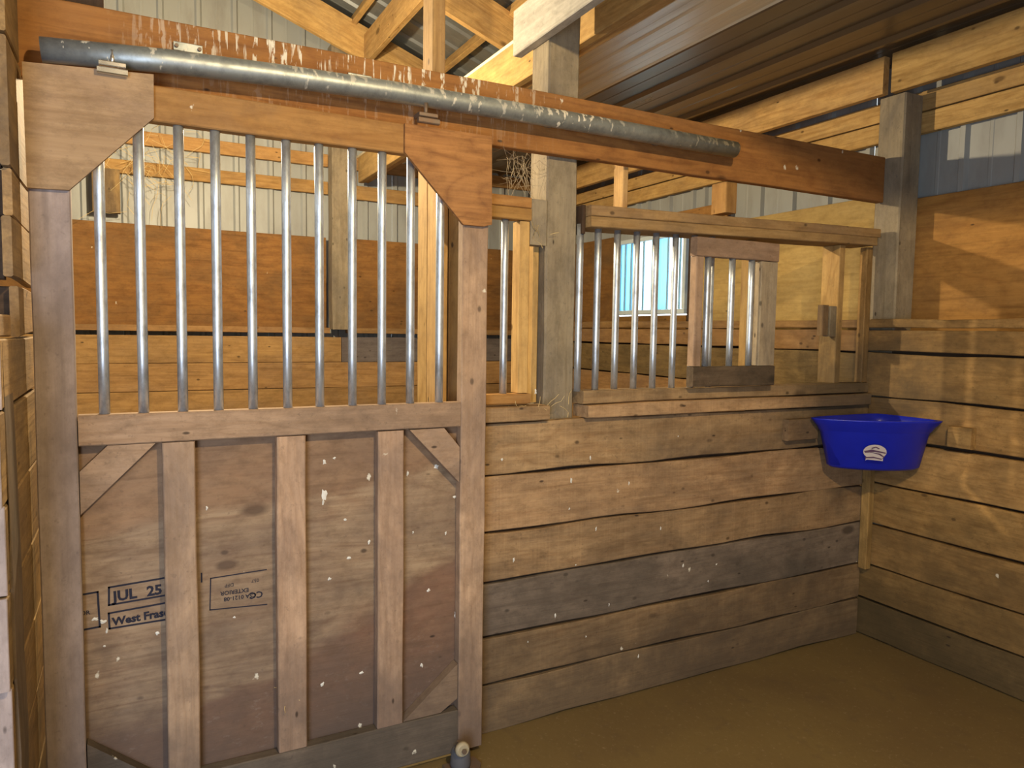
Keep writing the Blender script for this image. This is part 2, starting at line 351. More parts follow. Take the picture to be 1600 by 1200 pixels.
def sheet(name, w, h, mat, parent, origin, ux, uz, period=.2286, raise_=.019, normal=None):
    """ribbed metal sheet: ribs run along uz; spread along ux; ribs stand out along normal"""
    prof = []; x = 0.
    while x < w-1e-6:
        for dx, dn in ((0, 0), (.012, 1), (.034, 1), (.046, 0), (.13, 0), (.134, .08), (.146, .08), (.15, 0)):
            if x+dx*period/.2286 < w: prof.append((x+dx*period/.2286, dn*raise_))
        x += period
    prof.append((w, 0))
    ux, uz, nn = Vector(ux), Vector(uz), Vector(normal); o0 = Vector(origin)
    vs, fs = [], []
    for (a, dn) in prof:
        for tz in (0, h): vs.append(tuple(ux*a+uz*tz+nn*dn))
    th = len(vs)
    for (a, dn) in prof:
        for tz in (0, h): vs.append(tuple(ux*a+uz*tz+nn*(dn-.0015)))
    k = len(prof)
    for i in range(k-1):
        fs.append((2*i, 2*i+2, 2*i+3, 2*i+1)); fs.append((th+2*i, th+2*i+1, th+2*i+3, th+2*i+2))
    me = bpy.data.meshes.new('sheet'); me.from_pydata(vs, [], fs); me.update()
    return put(name, me, mat, origin, parent)

# ================================================================== SETTING
FL = -1.385
o = board('floor', (-4.6, -3.2, FL-.12), (3.4, 5.7, FL), floorm, None, ch=.001); o['kind'] = 'structure'

# ---- wall_far : metal siding, plywood band, planks
wf = struct('wall_far', (0, 5.45, FL))
for i in range(9):
    x0 = -4.6+i*.9144
    top = lambda xx: 2.72-.36*max(xx, -1.9) if xx > -1.9 else 2.72-.36*(-3.8-xx)
    w = min(.9144, 3.24-x0)
    sheet('metal_sheet', w, 4.25, creams, wf, (x0, 5.44-.002*(i % 2), FL), (1, 0, 0), (0, 0, 1), normal=(0, -1, 0))
board('girt', (-4.5, 5.385, 1.172), (1.30, 5.42, 1.262), freshf, wf, 4, .004)
board('girt', (-4.5, 5.385, .978), (1.30, 5.42, 1.066), freshf, wf, 4, .004)
board('girt', (1.44, 5.385, .958), (3.18, 5.42, 1.06), freshf, wf, 3, .004)
board('girt', (1.44, 5.385, 1.172), (3.18, 5.42, 1.262), freshf, wf, 3, .004)
board('plywood_sheet', (-1.14, 5.365, -.003), (1.28, 5.38, .662), plyf, wf)
board('plywood_sheet', (1.44, 5.365, -.003), (3.05, 5.38, .668), plyf, wf)
board('cap_strip', (-1.14, 5.335, -.028), (1.30, 5.362, .012), farw, wf, 3, .003)
board('cap_strip', (1.42, 5.335, -.028), (3.0, 5.362, .012), farw, wf, 3, .003)
zs = [-.056, -.240, -.425, -.610, -.795, -.98, -1.165, -1.378]
for a, bz in zip(zs, zs[1:]):
    if a == -.056:
        board('plank', (-1.14, 5.30, bz+.003), (1.372, 5.338, a), farw, wf, 6, .004)
        board('plank', (1.376, 5.30, bz+.003), (3.0, 5.338, a), farg, wf, 4, .004)
    else: board('plank', (-1.14, 5.30, bz+.003), (3.0, 5.338, a), farw, wf, 8, .005)

# ---- wall_right
wr = struct('wall_right', (3.2, 1.5, FL))
ys = [-3.1, -2.19, -1.27, -.36, .556, 1.47, 2.385, 3.30, 4.214, 5.12]
for i, y0 in enumerate(ys):
    w = min(.9144, 5.45-y0)
    if y0 > 3 and y0 < 4.3:      # leave the window opening: a sheet below, one above
        if y0 < 4: segs = [(FL, .125), (.675, 1.62)]
        else: segs = [(FL, 1.62)]
    else: segs = [(FL, 1.62)]
    if y0 == 3.30:
        sheet('metal_sheet', .34, 3.0, creams, wr, (3.222, 3.30, FL), (0, 1, 0), (0, 0, 1), normal=(-1, 0, 0))
        for z0, z1 in segs: sheet('metal_sheet', .575, z1-z0, creams, wr, (3.224, 3.64, z0), (0, 1, 0), (0, 0, 1), normal=(-1, 0, 0))
        continue
    if y0 == 4.214:
        for z0, z1 in ((FL, .125), (.675, 1.62)): sheet('metal_sheet', .226, z1-z0, creams, wr, (3.222, 4.214, z0), (0, 1, 0), (0, 0, 1), normal=(-1, 0, 0))
        sheet('metal_sheet', .69, 3.0, creams, wr, (3.224, 4.44, FL), (0, 1, 0), (0, 0, 1), normal=(-1, 0, 0)); continue
    sheet('metal_sheet', w, 3.0, creams, wr, (3.222+.002*(i % 2), y0, FL), (0, 1, 0), (0, 0, 1), normal=(-1, 0, 0))
for (a, bz, m) in ((1.012, 1.098, fresh), (.918, 1.006, fresh)):
    board('girt', (3.165, -3.0, a), (3.20, 5.36, bz), m, wr, 8, .003)
board('ledger_board', (3.0, -3.0, 1.078), (3.038, 2.155, 1.248), fresh, wr, 6, .002)
board('ledger_board', (3.0, 2.195, 1.084), (3.038, 5.3, 1.248), fresh, wr, 6, .002)
board('plywood_sheet', (3.183, -.4, .03), (3.196, 2.27, .632), plyo, wr)
board('plywood_sheet', (3.140, 2.245, -.02), (3.153, 3.47, .665), plyp, wr)
board('plywood_sheet', (3.160, 3.30, .668), (3.172, 3.95, .79), plyo, wr)
board('plywood_sheet', (3.170, 4.452, -.02), (3.182, 5.36, .705), plyf, wr)
board('plywood_sheet', (3.170, 3.474, -.02), (3.182, 3.64, .662), darkw, wr)
board('plywood_sheet', (3.170, 3.644, -.02), (3.182, 4.448, .125), plyf, wr)
rows = [(.038, .083), (-.066, .034), (-.266, -.071), (-.451, -.271), (-.656, -.462), (-.853, -.662), (-1.046, -.857), (-1.21, -1.05), (-1.385, -1.214)]
for k, (a, bz) in enumerate(rows):
    for y0, y1 in ((-3.0, .02), (.024, 2.215), (2.225, 5.298)):
        m = planky if y0 < 2.2 else farw
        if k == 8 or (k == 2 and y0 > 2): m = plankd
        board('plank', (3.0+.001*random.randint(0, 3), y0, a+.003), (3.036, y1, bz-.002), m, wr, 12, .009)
board('seam_blocker', (3.042, -3.0, FL), (3.052, 5.29, -.01), darkw, wr)  # added dark sheet, keeps stray light out of the plank gaps
board('nailer_strip', (2.962, 2.135, -1.06), (2.998, 2.176, -.56), planky, wr, 2, .004)

# ---- window in the right wall
wi = struct('window_1', (3.2, 4.04, .13))
Y0, Y1, Z0, Z1 = 3.655, 4.435, .135, .668
board('window_frame', (3.16, Y0, Z0), (3.225, Y1, Z0+.03), vinyl, wi)
board('window_frame', (3.16, Y0, Z1-.03), (3.225, Y1, Z1), vinyl, wi)
board('window_frame', (3.16, Y0, Z0+.031), (3.225, Y0+.03, Z1-.031), vinyl, wi)
board('window_frame', (3.16, Y1-.03, Z0+.031), (3.225, Y1, Z1-.031), vinyl, wi)
board('mullion', (3.165, 3.955, Z0+.031), (3.21, 4.005, Z1-.031), bluevinyl, wi)
board('glass_pane', (3.205, Y0+.031, Z0+.031), (3.209, 3.953, Z1-.031), gl, wi, ch=.0005)
board('glass_pane', (3.200, 4.007, Z0+.031), (3.204, Y1-.031, Z1-.031), gl, wi, ch=.0005)
# pale blue ribbed film across the far part of the window and a narrow strip by the mullion
def film(y0, y1):
    n = int((y1-y0)/.012); vs = []; fs = []
    for i in range(n+1):
        yy = y0+(y1-y0)*i/n-(y0+y1)/2; xx = .006*math.sin(i*1.57)
        vs += [(xx, yy, -.235), (xx, yy, .235)]
        if i: fs.append((2*i-2, 2*i, 2*i+1, 2*i-1))
    me = bpy.data.meshes.new('film'); me.from_pydata(vs, [], fs); me.update()
    put('blue_film', me, fro, (3.185, (y0+y1)/2, (Z0+Z1)/2), wi)
film(4.19, 4.40); film(3.86, 3.95)
for yy in (4.10, 4.17, 4.24, 4.31, 4.37, 3.84, 3.72): board('muntin', (3.168, yy-.007, Z0+.031), (3.18, yy+.007, Z1-.031), bluevinyl, wi)

# ---- ceiling: flat liner panels on the right, pitched metal roof elsewhere
ce = struct('ceiling', (2.3, 1.2, 1.25))
sheet('metal_sheet', .70, 8.3, ceilb, ce, (1.50, -2.95, 1.260), (1, 0, 0), (0, 1, 0), period=.1143, raise_=.008, normal=(0, 0, -1))  # pale sheet paints the lit strip beside the girder
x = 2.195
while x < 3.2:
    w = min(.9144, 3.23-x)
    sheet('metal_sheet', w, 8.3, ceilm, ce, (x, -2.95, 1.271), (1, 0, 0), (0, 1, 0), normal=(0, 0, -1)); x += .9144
rf = struct('ceiling_roof', (0, 1.2, 2.7)); rf.name = 'ceiling_pitched_roof'
m_ = .36; cs = 1/math.sqrt(1+m_*m_)
def roofsheet(y0, side):
    L = 5.5/cs if side > 0 else 2.75/cs
    ux = Vector((cs, 0, -m_*cs)) if side > 0 else Vector((-cs, 0, -m_*cs))
    sheet('roof_sheet', .9144, L, roofm, rf, (-1.9, y0, 2.76+.684), (0, 1, 0), tuple(ux), normal=(-m_*cs*-1*-1 if side > 0 else m_*cs, 0, -cs))
yy = -3.1
while yy < 5.45: roofsheet(yy, 1); roofsheet(yy, -1); yy += .9144
for xx in (-1.3, -.55, .2, .85, 1.45, 2.1, 2.75):
    zz = 2.745-.36*xx
    beam('purlin', (xx, -3.0, zz-.05), (xx, 5.4, zz-.05), .089, .038, fresh, rf, upv=(.34, 0, .94))
for xx in (-2.5, -3.2, -4.0):
    zz = 2.745-.36*(-3.8-xx)
    beam('purlin', (xx, -3.0, zz-.05), (xx, 5.4, zz-.05), .089, .038, fresh, rf, upv=(-.34, 0, .94))

# ---- trusses
for Yt, lab in ((5.2, 'yellow lumber rafter sloping down in front of the cream gable siding'), (4.06, 'shorter-looking yellow rafter sloping under the dark metal roof right of the upright stud'), (2.75, None), (1.45, None), (.15, None), (-1.2, None), (-2.5, None)):
    t_ = thing('roof_truss', lab or 'roof truss of yellow lumber overhead above the stall', 'truss', (0, Yt, 2.5), None if lab else 'overhead roof trusses')
    zc = lambda X: 2.555-.36*X
    beam('rafter', (-1.9, Yt, zc(-1.9)), (3.15, Yt, zc(3.15)), .225 if Yt > 3 else .18, .038, fresh, t_)
    beam('rafter', (-1.93, Yt, zc(-1.9)), (-4.5, Yt, zc(-1.9)-.36*2.6), .225, .038, fresh, t_)

# ---- beams along the depth, under the roof
gb = thing('girder', 'deep yellow lumber girder carrying the liner ceiling edge, running back behind the pipe', 'beam', (1.5, 2, 1.07))
board('girder_board', (1.50, -2.9, 1.066), (1.538, 5.30, 1.248), fresh, gb, 8, .003)
board('girder_board', (1.541, -2.9, 1.070), (1.579, 5.30, 1.246), fresh, gb, 4, .002)
o = board('brace_board', (1.505, 3.3, 1.868), (1.545, 5.17, 2.07), fresh, None, 3, .003)
tag(o, 'wide yellow board rising left of the upright stud, under the roof purlins', 'board')
o = board('overhead_board', (1.257, -2.4, 1.000), (1.294, 2.42, 1.160), grayb, None, 10, .004)
tag(o, 'weathered grey board cut off beside the middle post, running overhead towards us', 'board')

# ---- wall_front: the planked partition with beam
wp = struct('wall_front', (2.0, 2.2, FL))
fz = [-.305, -.486, -.680, -.852, -1.049, -1.214, -1.385]
board('under_door_blocker', (-.25, 2.182, FL), (1.005, 2.216, FL+.10), plankg, wp, 4, .003)  # board added to stop lamp light leaking under the door
for k, (a, bz) in enumerate(zip(fz, fz[1:])):
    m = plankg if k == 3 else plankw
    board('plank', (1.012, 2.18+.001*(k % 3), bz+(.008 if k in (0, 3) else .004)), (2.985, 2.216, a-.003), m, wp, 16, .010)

board('seam_blocker', (1.014, 2.2185, FL), (2.97, 2.2215, -.312), darkw, wp, ch=.0005)  # added behind the planks against lamp glow through the seams
# opposite side of our stall and outer shell (out of frame, closes the barn)
wl2 = struct('wall_left', (-4.5, 1.0, FL))
for i in range(9):
    y0 = -3.1+i*.95
    sheet('metal_sheet', .95, 3.3, creams, wl2, (-4.5, y0, FL), (0, 1, 0), (0, 0, 1), normal=(1, 0, 0))
wb = struct('wall_rear', (0, -3.1, FL))
for i in range(8):
    x0 = -4.5+i*.975
    sheet('metal_sheet', .975, 4.3, creams, wb, (x0, -3.08, FL), (1, 0, 0), (0, 0, 1), normal=(0, 1, 0))

# ---- left stub partition (planks facing the stall)
ls = struct('wall_stub_left', (-.24, 1.9, FL)); ls.name = 'wall_stub'
lz = [(.345, .62, 1.93), (.238, .341, 1.95), (.100, .236, 1.92), (-.022, .088, 2.0)]
for a, bz, yn in lz:
    board('plank', (-.238, yn, a), (-.22, 2.30, bz), endw, ls, 4, .01)
    board('plank', (-1.6, yn+.03, a), (-.240, yn+.06, bz), darkw, ls, 4, .006)  # near-black colour carries the shade on these planks
board('plank', (-.238, 1.93, .624), (-.22, 2.15, .79), endw, ls, 3, .01)
board('plank', (-1.6, 1.97, .624), (-.24, 2.0, 1.1), darkw, ls, 3, .006)  # shade painted in with the same near-black wood
lz = [(-.165, -.030, 1.71), (-.350, -.170, 1.67), (-.53, -.354, 1.70), (-.72, -.534, 1.69), (-.905, -.724, 1.71), (-1.10, -.909, 1.70), (-1.29, -1.104, 1.69), (-1.385, -1.294, 1.71)]
for a, bz, yn in lz:
    board('plank', (-.258, yn, a), (-.22, 2.30, bz), endw, ls, 4, .008)
    board('plank_end', (-.2575, yn-.008, a), (-.2205, yn-.0005, bz), stilew, ls)  # end caps in paler grey, daylight on the ends put into the colour
board('end_board', (-.2195, 1.73, FL), (-.2165, 1.855, -.035), enddw, ls, 8, .012)  # worn grey strip down the near ends of the planks
for a, bz in ((-.30, -.04), (-.49, -.304), (-.68, -.494), (-.87, -.684), (-1.06, -.874), (-1.25, -1.064), (-1.385, -1.254)):
    board('plank', (-2.2, 1.76, a), (-.262, 1.80, bz), stilew, ls, 6, .006)
board('cross_piece', (-.262, 1.66, -.028), (-.225, 1.90, .022), endw, ls, 2, .006)

# ================================================================== POSTS, BEAM
o = board('timber_post', (1.295, 2.222, FL), (1.42, 2.345, 2.0), postg, None, 10, .006, ch=.006)
tag(o, 'grey square timber post between the two barred openings, behind the long beam', 'post')
o = board('timber_post', (3.040, 2.11, FL), (3.165, 2.238, 1.076), postg, None, 8, .006, ch=.006)
tag(o, 'square timber post at the right end of the beam, in front of plywood', 'post')
o = board('timber_post', (1.300, 5.262, .0), (1.43, 5.384, 2.0), postg, None, 8, .006, ch=.006)
tag(o, 'greenish grey timber post against the far wall, seen between the door bars', 'post')
o = board('dark_board', (-1.2, 2.222, .77), (-.04, 2.26, 2.2), darkw, None)  # brown board in shade, the shade put into its colour
tag(o, 'shaded board painted nearly black above the left end of the long beam', 'board')
o = board('track_beam', (-.60, 2.18, .607), (3.02, 2.218, .806), beamw, None, 10, .004)
tag(o, 'long reddish brown beam with bird droppings, behind the galvanised pipe', 'beam')
o = board('hanger_stud', (.868, 2.222, .66), (.912, 2.31, 2.3), fresh, None, 4, .002)
tag(o, 'upright yellow stud rising from the beam to the roof', 'stud')
for (xa, xb, lab) in ((1.618, 1.640, 'thin short stud between beam and header, nearer the middle post'), (2.10, 2.158, 'thicker short stud hanging between beam and header above the sliding hatch')):
    o = board('short_stud', (xa, 2.222 if xa < 2 else 2.20, .462 if xa < 2 else .485), (xb, 2.285, .64 if xa < 2 else .605), fresh if xa < 2 else warmw, None)
    tag(o, lab, 'stud')
o = board('wood_block', (-.185, 5.30, .714), (-.03, 5.36, .985), endw, None, 2, .004)
tag(o, 'square wood block nailed under the girts above the far plywood, left end', 'block')

# ================================================================== door jamb
jb = thing('door_jamb', 'upright yellow door jamb of doubled studs behind the sliding door', 'door jamb', (.93, 2.3, FL))
board('stud', (.888, 2.222, FL), (.926, 2.311, .63), fresh, jb, 6, .002)
board('stud', (.888, 2.313, FL), (.926, 2.402, .63), fresh, jb, 6, .002)
board('facing_board', (.930, 2.222, FL), (1.010, 2.260, .60), warmw, jb, 6, .002)

# ================================================================== barred openings
nb = thing('barred_opening', 'narrow barred opening between the sliding door and the middle post', 'grille', (1.15, 2.2, -.25))
board('header', (1.012, 2.205, .421), (1.225, 2.243, .457), warmw, nb)
board('header', (1.012, 2.195, .378), (1.220, 2.243, .418), warmw, nb)
board('sill', (1.012, 2.19, -.246), (1.225, 2.24, -.212), warmw, nb, 2, .002)
board('sill', (1.012, 2.155, -.302), (1.282, 2.24, -.252), plankw, nb, 3, .003)
board('side_stud', (1.183, 2.206, -.21), (1.222, 2.262, .376), fresh, nb, 3, .002)
board('edge_strip', (1.268, 2.262, -.25), (1.290, 2.30, .42), fresh, nb, 3, .002)
board('edge_strip', (1.226, 2.21, .30), (1.29, 2.26, .455), postg, nb, 2, .002)
rod('bar', 1.133, 2.222, -.215, .38, .0127, nb)
wbp = thing('barred_opening', 'wide barred opening with double header between middle post and right corner', 'grille', (2.2, 2.2, -.25))
beam('header', (1.438, 2.229, .390), (2.965, 2.229, .426), .037, .142, headw, wbp, seg=4, wob=.002)
beam('header', (1.438, 2.229, .4285), (2.985, 2.229, .4645), .037, .142, headw, wbp, seg=4, wob=.002)
board('header_end', (1.422, 2.19, .35), (1.436, 2.24, .45), darkw, wbp)
board('sill', (1.432, 2.175, -.251), (2.975, 2.25, -.207), plankw, wbp, 12, .004)
board('sill', (1.438, 2.150, -.303), (2.965, 2.25, -.254), plankw, wbp, 12, .006)
for xx in (1.428, 1.505, 1.590, 1.678, 1.768, 1.862, 1.955, 2.045): rod('bar', xx, 2.212, -.21, .385, .0127, wbp)
board('stud', (2.262, 2.215, -.206), (2.30, 2.27, .385), fresh, wbp, 3, .002)
board('stud', (2.775, 2.20, -.206), (2.812, 2.292, .402), fresh, wbp, 3, .002)
board('stud', (2.957, 2.20, -.206), (2.997, 2.238, .405), planky, wbp, 3, .002)
board('stop_block', (2.690, 2.205, .004), (2.728, 2.235, .138), endw, wbp, 2, .003)
board('stop_block', (2.730, 2.200, .000), (2.773, 2.235, .134), postg, wbp, 2, .003)

# sliding feed hatch
fh = thing('feed_hatch', 'small sliding barred hatch with wooden frame and blackened bottom rail', 'hatch', (2.1, 2.15, -.19))
board('rail', (1.893, 2.125, .296), (2.322, 2.163, .368), doorw, fh, 3, .003)
board('rail', (1.893, 2.125, -.199), (2.322, 2.163, -.122), charw, fh, 3, .003)
board('stile', (1.893, 2.126, -.120), (1.930, 2.163, .294), doorw, fh, 3, .002)
board('stile', (2.230, 2.126, -.120), (2.320, 2.163, .294), postg, fh, 3, .002)
for xx in (1.968, 2.092, 2.196): rod('bar', xx, 2.146, -.125, .30, .0127, fh)

# ================================================================== sliding door
dr = thing('sliding_stall_door', 'sliding wooden stall door with eleven upright bars over a plywood panel', 'door', (.4, 2.1, -1.34))
board('stile', (-.205, 2.09, -1.365), (-.118, 2.128, .53), stilew, dr, 10, .003)
board('stile', (.920, 2.09, -1.362), (1.006, 2.128, .53), doorw, dr, 10, .003)
board('rail', (-.2, 2.0885, .517), (1.006, 2.1265, .604), warmw, dr, 8, .003)
board('rail', (-.116, 2.09, -.300), (.918, 2.128, -.222), doorw, dr, 8, .003)
board('rail', (-.116, 2.09, -1.362), (.918, 2.128, -1.222), plankg, dr, 8, .004)
for xa, xb in ((.072, .151), (.359, .440), (.652, .733)): board('stud', (xa, 2.0905, -1.220), (xb, 2.128, -.302), doorw, dr, 6, .003)
panel = board('plywood_panel', (-.2, 2.131, -1.33), (1.004, 2.146, -.24), plyd, dr)
bpy.context.view_layer.update()
prism('gusset', [(-.207, .610), (.068, .628), (.067, .522), (-.120, .325), (-.205, .322)], 2.075, 2.0875, gussg, dr)
prism('gusset', [(.726, .603), (1.008, .603), (1.012, .334), (.985, .326), (.915, .326), (.726, .520)], 2.075, 2.0875, gussw, dr)
prism('corner_brace', [(-.116, -.365), (-.053, -.302), (.056, -.302), (-.116, -.474)], 2.095, 2.128, doorw, dr)
prism('corner_brace', [(.918, -.365), (.865, -.302), (.752, -.302), (.918, -.478)], 2.095, 2.128, doorw, dr)
prism('corner_brace', [(-.116, -1.072), (.06, -1.220), (-.06, -1.220), (-.116, -1.165)], 2.095, 2.128, plankg, dr)
prism('corner_brace', [(.918, -1.070), (.918, -1.185), (.860, -1.220), (.735, -1.220)], 2.095, 2.128, doorw, dr)
for i, xx in enumerate((-.058, .031, .124, .212, .301, .394, .484, .579, .668, .757, .852)):
    rod('bar', xx, 2.109, -.224, .52, .0127, dr, tilt=0.)
# hangers riding in the track pipe
for xx, mm in ((-.022, steel), (.795, rusty)):
    hb = put('hanger', bar_mesh(.058, .012, .05, .002), mm, (xx, 2.088, .634), dr)
    def sub(me, off, m2, hb=hb):
        s_ = link('roller_pin', me, m2); s_.parent = hb; s_.location = off
    sub(bar_mesh(.066, .016, .014, .003), (0, -.024, -.018), mm)
    sub(tube_mesh([(0, 0, -.015), (0, 0, .03)], .006, 8), (0, 0, .01), mm)
# stamps on the plywood
def text(body, size, x, z, rot, parent, name='stamp_text', yy=2.1302, bold=.0):
    cu = bpy.data.curves.new('t', 'FONT'); cu.body = body; cu.size = size; cu.extrude = .0002; cu.offset = bold; cu.resolution_u = 2
    ob = bpy.data.objects.new('t', cu); C.objects.link(ob); dg = bpy.context.evaluated_depsgraph_get()
    me = bpy.data.meshes.new_from_object(ob.evaluated_get(dg)); bpy.data.objects.remove(ob)
    me.materials.clear()
    o = link(name, me, ink); M = Matrix.Translation((x, yy, z+H))@Matrix.Rotation(math.pi/2, 4, 'X')@Matrix.Rotation(rot, 4, 'Z')
    o.parent = parent; o.matrix_parent_inverse = Matrix.Identity(4)
    o.matrix_local = (Matrix.Translation(Vector(dr.location))@parent.matrix_local).inverted()@M if parent is panel else Matrix.Translation(-Vector(dr.location))@M
    return o
def frame(pts, w, parent):
    """stamp outline: closed or open strip in the plywood plane"""
    vs, fs = [], []
    for (a, bq) in zip(pts, pts[1:]):
        a, bq = Vector((a[0], 0, a[1])), Vector((bq[0], 0, bq[1])); d = (bq-a).normalized(); nrm = Vector((-d.z, 0, d.x))*w/2; k = len(vs)
        a = a-d*w/2; bq = bq+d*w/2
        for yv in (-.0002, .0002):
            for q in (a-nrm, bq-nrm, bq+nrm, a+nrm): vs.append((q.x, yv, q.z))
        fs += [(k, k+1, k+2, k+3), (k+7, k+6, k+5, k+4), (k, k+4, k+5, k+1), (k+3, k+2, k+6, k+7)]
    me = bpy.data.meshes.new('stamp'); me.from_pydata(vs, [], fs); me.update()
    o = link('stamp_outline', me, ink); M = Matrix.Translation((0, 2.1302, H))
    o.parent = parent; o.matrix_parent_inverse = Matrix.Identity(4)
    o.matrix_local = (Matrix.Translation(Vector(dr.location))@parent.matrix_local).inverted()@M
    return o
R1 = .045
frame([(.072, -.674), (-.059, -.680), (-.060, -.727), (.072, -.722)], .0048, panel)
frame([(.072, -.743), (-.061, -.749), (-.060, -.790), (.072, -.789)], .0048, panel)
frame([(-.13, -.690), (-.085, -.688), (-.082, -.781), (-.13, -.783)], .0048, panel)
frame([(.335, -.688), (.187, -.692), (.184, -.781), (.335, -.790)], .003, panel)
text('JUL', .038, -.050, -.719, .03, panel, bold=.0014); text('25', .037, .029, -.717, .03, panel, bold=.0014)
text('West Fraser', .029, -.053, -.783, .035, panel, bold=.0012)
text('CSA 0121-08', .014, -.1935, -.722, .02, panel, bold=.0003); text('EXTERIOR', .015, -.172, -.745, .02, panel, bold=.0003)
text('CSA 0121-08', .016, .307, -.752, math.pi+.0, panel, bold=.0003); text('EXTERIOR', .0165, .287, -.734, math.pi, panel, bold=.0003)
text('DFP', .014, .247, -.714, math.pi, panel); text('057', .014, .315, -.711, math.pi, panel); text('CC', .026, .325, -.749, math.pi, panel, bold=.0006)
text('1', .04, .154, -.70, 0, panel)

# ================================================================== track pipe
tp = thing('door_track', 'long galvanised pipe track spattered with bird droppings, strapped to the beam', 'pipe', (.95, 2.12, .69))
P = [(-.172, .655), (.1, .677), (.4, .690), (.7, .698), (1.1, .702), (1.6, .703), (2.05, .702)]
put('pipe', tube_mesh([(q[0]-.95, 0, q[1]-.69) for q in P], .0295, 24), galv, (.95, 2.112, .69), tp)
for xx in (.155, .62, 1.265, 1.72):
    st = board('strap', (xx-.035, 2.170, .728), (xx+.035, 2.179, .752), galv, tp, 1, ch=.002)
    for dx in (-.028, .028):
        s_ = put('bolt', tube_mesh([(0, 0, 0), (0, -.006, 0)], .005, 8), rusty, (0, 0, 0)); s_.parent = st; s_.matrix_local = Matrix.Translation((dx, -.004, 0))
for xx in (.155, .62, 1.265, 1.72): board('bracket', (xx-.012, 2.140, .69), (xx+.012, 2.178, .727), galv, tp, ch=.001)

# ================================================================== floor roller guide
rg_ = thing('roller_guide', 'small steel floor guide with round roller at the door corner', 'roller', (.9, 2.02, FL))
prism_pts = [(-.055, .035), (-.05, -.02), (-.02, -.055), (.035, -.05), (.06, -.01), (.055, .035)]
me = loft_mesh([[(a, bq, 0) for a, bq in prism_pts], [(a, bq, .008) for a, bq in prism_pts]], smooth=False); put('base_plate', me, rusty, (.91, 2.03, FL+.001), rg_)
put('roller_body', tube_mesh([(0, 0, 0), (0, 0, .012), (0, 0, .05), (0, 0, .06)], [.031, .033, .030, .024], 18), rubber, (.905, 2.035, FL+.009), rg_)
put('roller_cap', tube_mesh([(0, .012, 0), (0, 0, 0), (0, -.006, 0)], [.023, .023, .018], 20), putty, (.897, 2.000, FL+.082), rg_)
put('bolt', tube_mesh([(0, 0, 0), (0, -.007, 0)], .008, 6), rusty, (.897, 1.992, FL+.082), rg_)
board('upright', (.888, 2.014, FL+.01), (.906, 2.03, FL+.10), rusty, rg_)

# ================================================================== corner feeder (blue)
fd = thing('corner_feeder', 'bright blue plastic corner feed tub hung below the barred opening', 'feeder', (2.86, 2.05, -.56))
Cn = Vector((2.992, 2.142))
def outline(L, Rr, bul, inset, z, n=40):
    """corner-tub outline: L on the front wall, Rr on the right wall, back corner at Cn, bulged front chord, rounded corners"""
    L, Rr, K = Vector(L), Vector(Rr), Cn-Vector((inset, inset))
    pts = []; ch = Rr-L; nrm = Vector((ch.y, -ch.x)).normalized()*-1
    if nrm.dot(K-L) > 0: nrm = -nrm
    for i in range(17):
        tt = i/16; pts.append(L+ch*tt+nrm*bul*math.sin(math.pi*tt)**.6)
    for i in range(1, 8): pts.append(Rr.lerp(K, i/8))
    for i in range(0, 8): pts.append(K.lerp(L, i/8) if i else K)
    # round by averaging
    for _ in range(2):
        pts = [(pts[j-1]+pts[j]*2+pts[(j+1) % len(pts)])/4 for j in range(len(pts))]
    return [(q.x-2.86, q.y-2.05, z+.56) for q in pts]
R_ = [outline((2.66, 2.135), (2.985, 1.925), .075, .03, -.560),
      outline((2.64, 2.140), (2.988, 1.905), .080, .015, -.548),
      outline((2.585, 2.142), (2.990, 1.865), .080, .004, -.40),
      outline((2.575, 2.142), (2.990, 1.855), .080, .002, -.392),
      outline((2.560, 2.142), (2.992, 1.842), .080, .0, -.375),
      outline((2.525, 2.142), (2.992, 1.812), .078, .0, -.348),
      outline((2.522, 2.142), (2.992, 1.808), .078, .0, -.342),
      outline((2.535, 2.140), (2.988, 1.825), .070, .006, -.342),
      outline((2.580, 2.136), (2.980, 1.868), .066, .012, -.38),
      outline((2.63, 2.132), (2.978, 1.92), .064, .03, -.545)]
put('tub', loft_mesh(R_[:7]+R_[7:], True, True), blue, (2.86, 2.05, -.56), fd)
# sticker: rounded badge with dark bands, standing just proud of the front face
a0 = Vector((2.585, 2.142)); a1 = Vector((2.990, 1.865)); mid = (a0+a1)/2; dch = (a1-a0).normalized(); nout = Vector((dch.y, -dch.x)); nout = -nout if nout.dot(Cn-mid) > 0 else nout
def badge(poly, off, mat, name):
    cc = mid+nout*(.080+off)+dch*.0
    poly = [(u*1.28, w_*1.25) for u, w_ in poly]; vs = [(dch.x*u, dch.y*u, w_) for u, w_ in poly]; n = len(vs)
    vs += [(q[0]-nout.x*.001, q[1]-nout.y*.001, q[2]) for q in vs]
    me = bpy.data.meshes.new('badge'); me.from_pydata(vs, [], [tuple(range(n)), tuple(range(2*n-1, n-1, -1))]+[(i, (i+1) % n, (i+1) % n+n, i+n) for i in range(n)]); me.update()
    return put(name, me, mat, (cc.x, cc.y, -.478), fd)
BX = -.016
bd = badge([(BX+.036*math.cos(a), .004+.024*math.sin(a)) for a in [i*math.pi/12 for i in range(-3, 16)]]+[(BX-.028, -.026), (BX-.024, -.022), (BX+.0, -.024), (BX+.026, -.026)], .004, decalw, 'badge')
badge([(BX-.034, .006), (BX-.01, .012), (BX+.033, .003), (BX+.033, -.001), (BX+.0, .004), (BX-.03, .0)], .0055, decalp, 'badge_band')
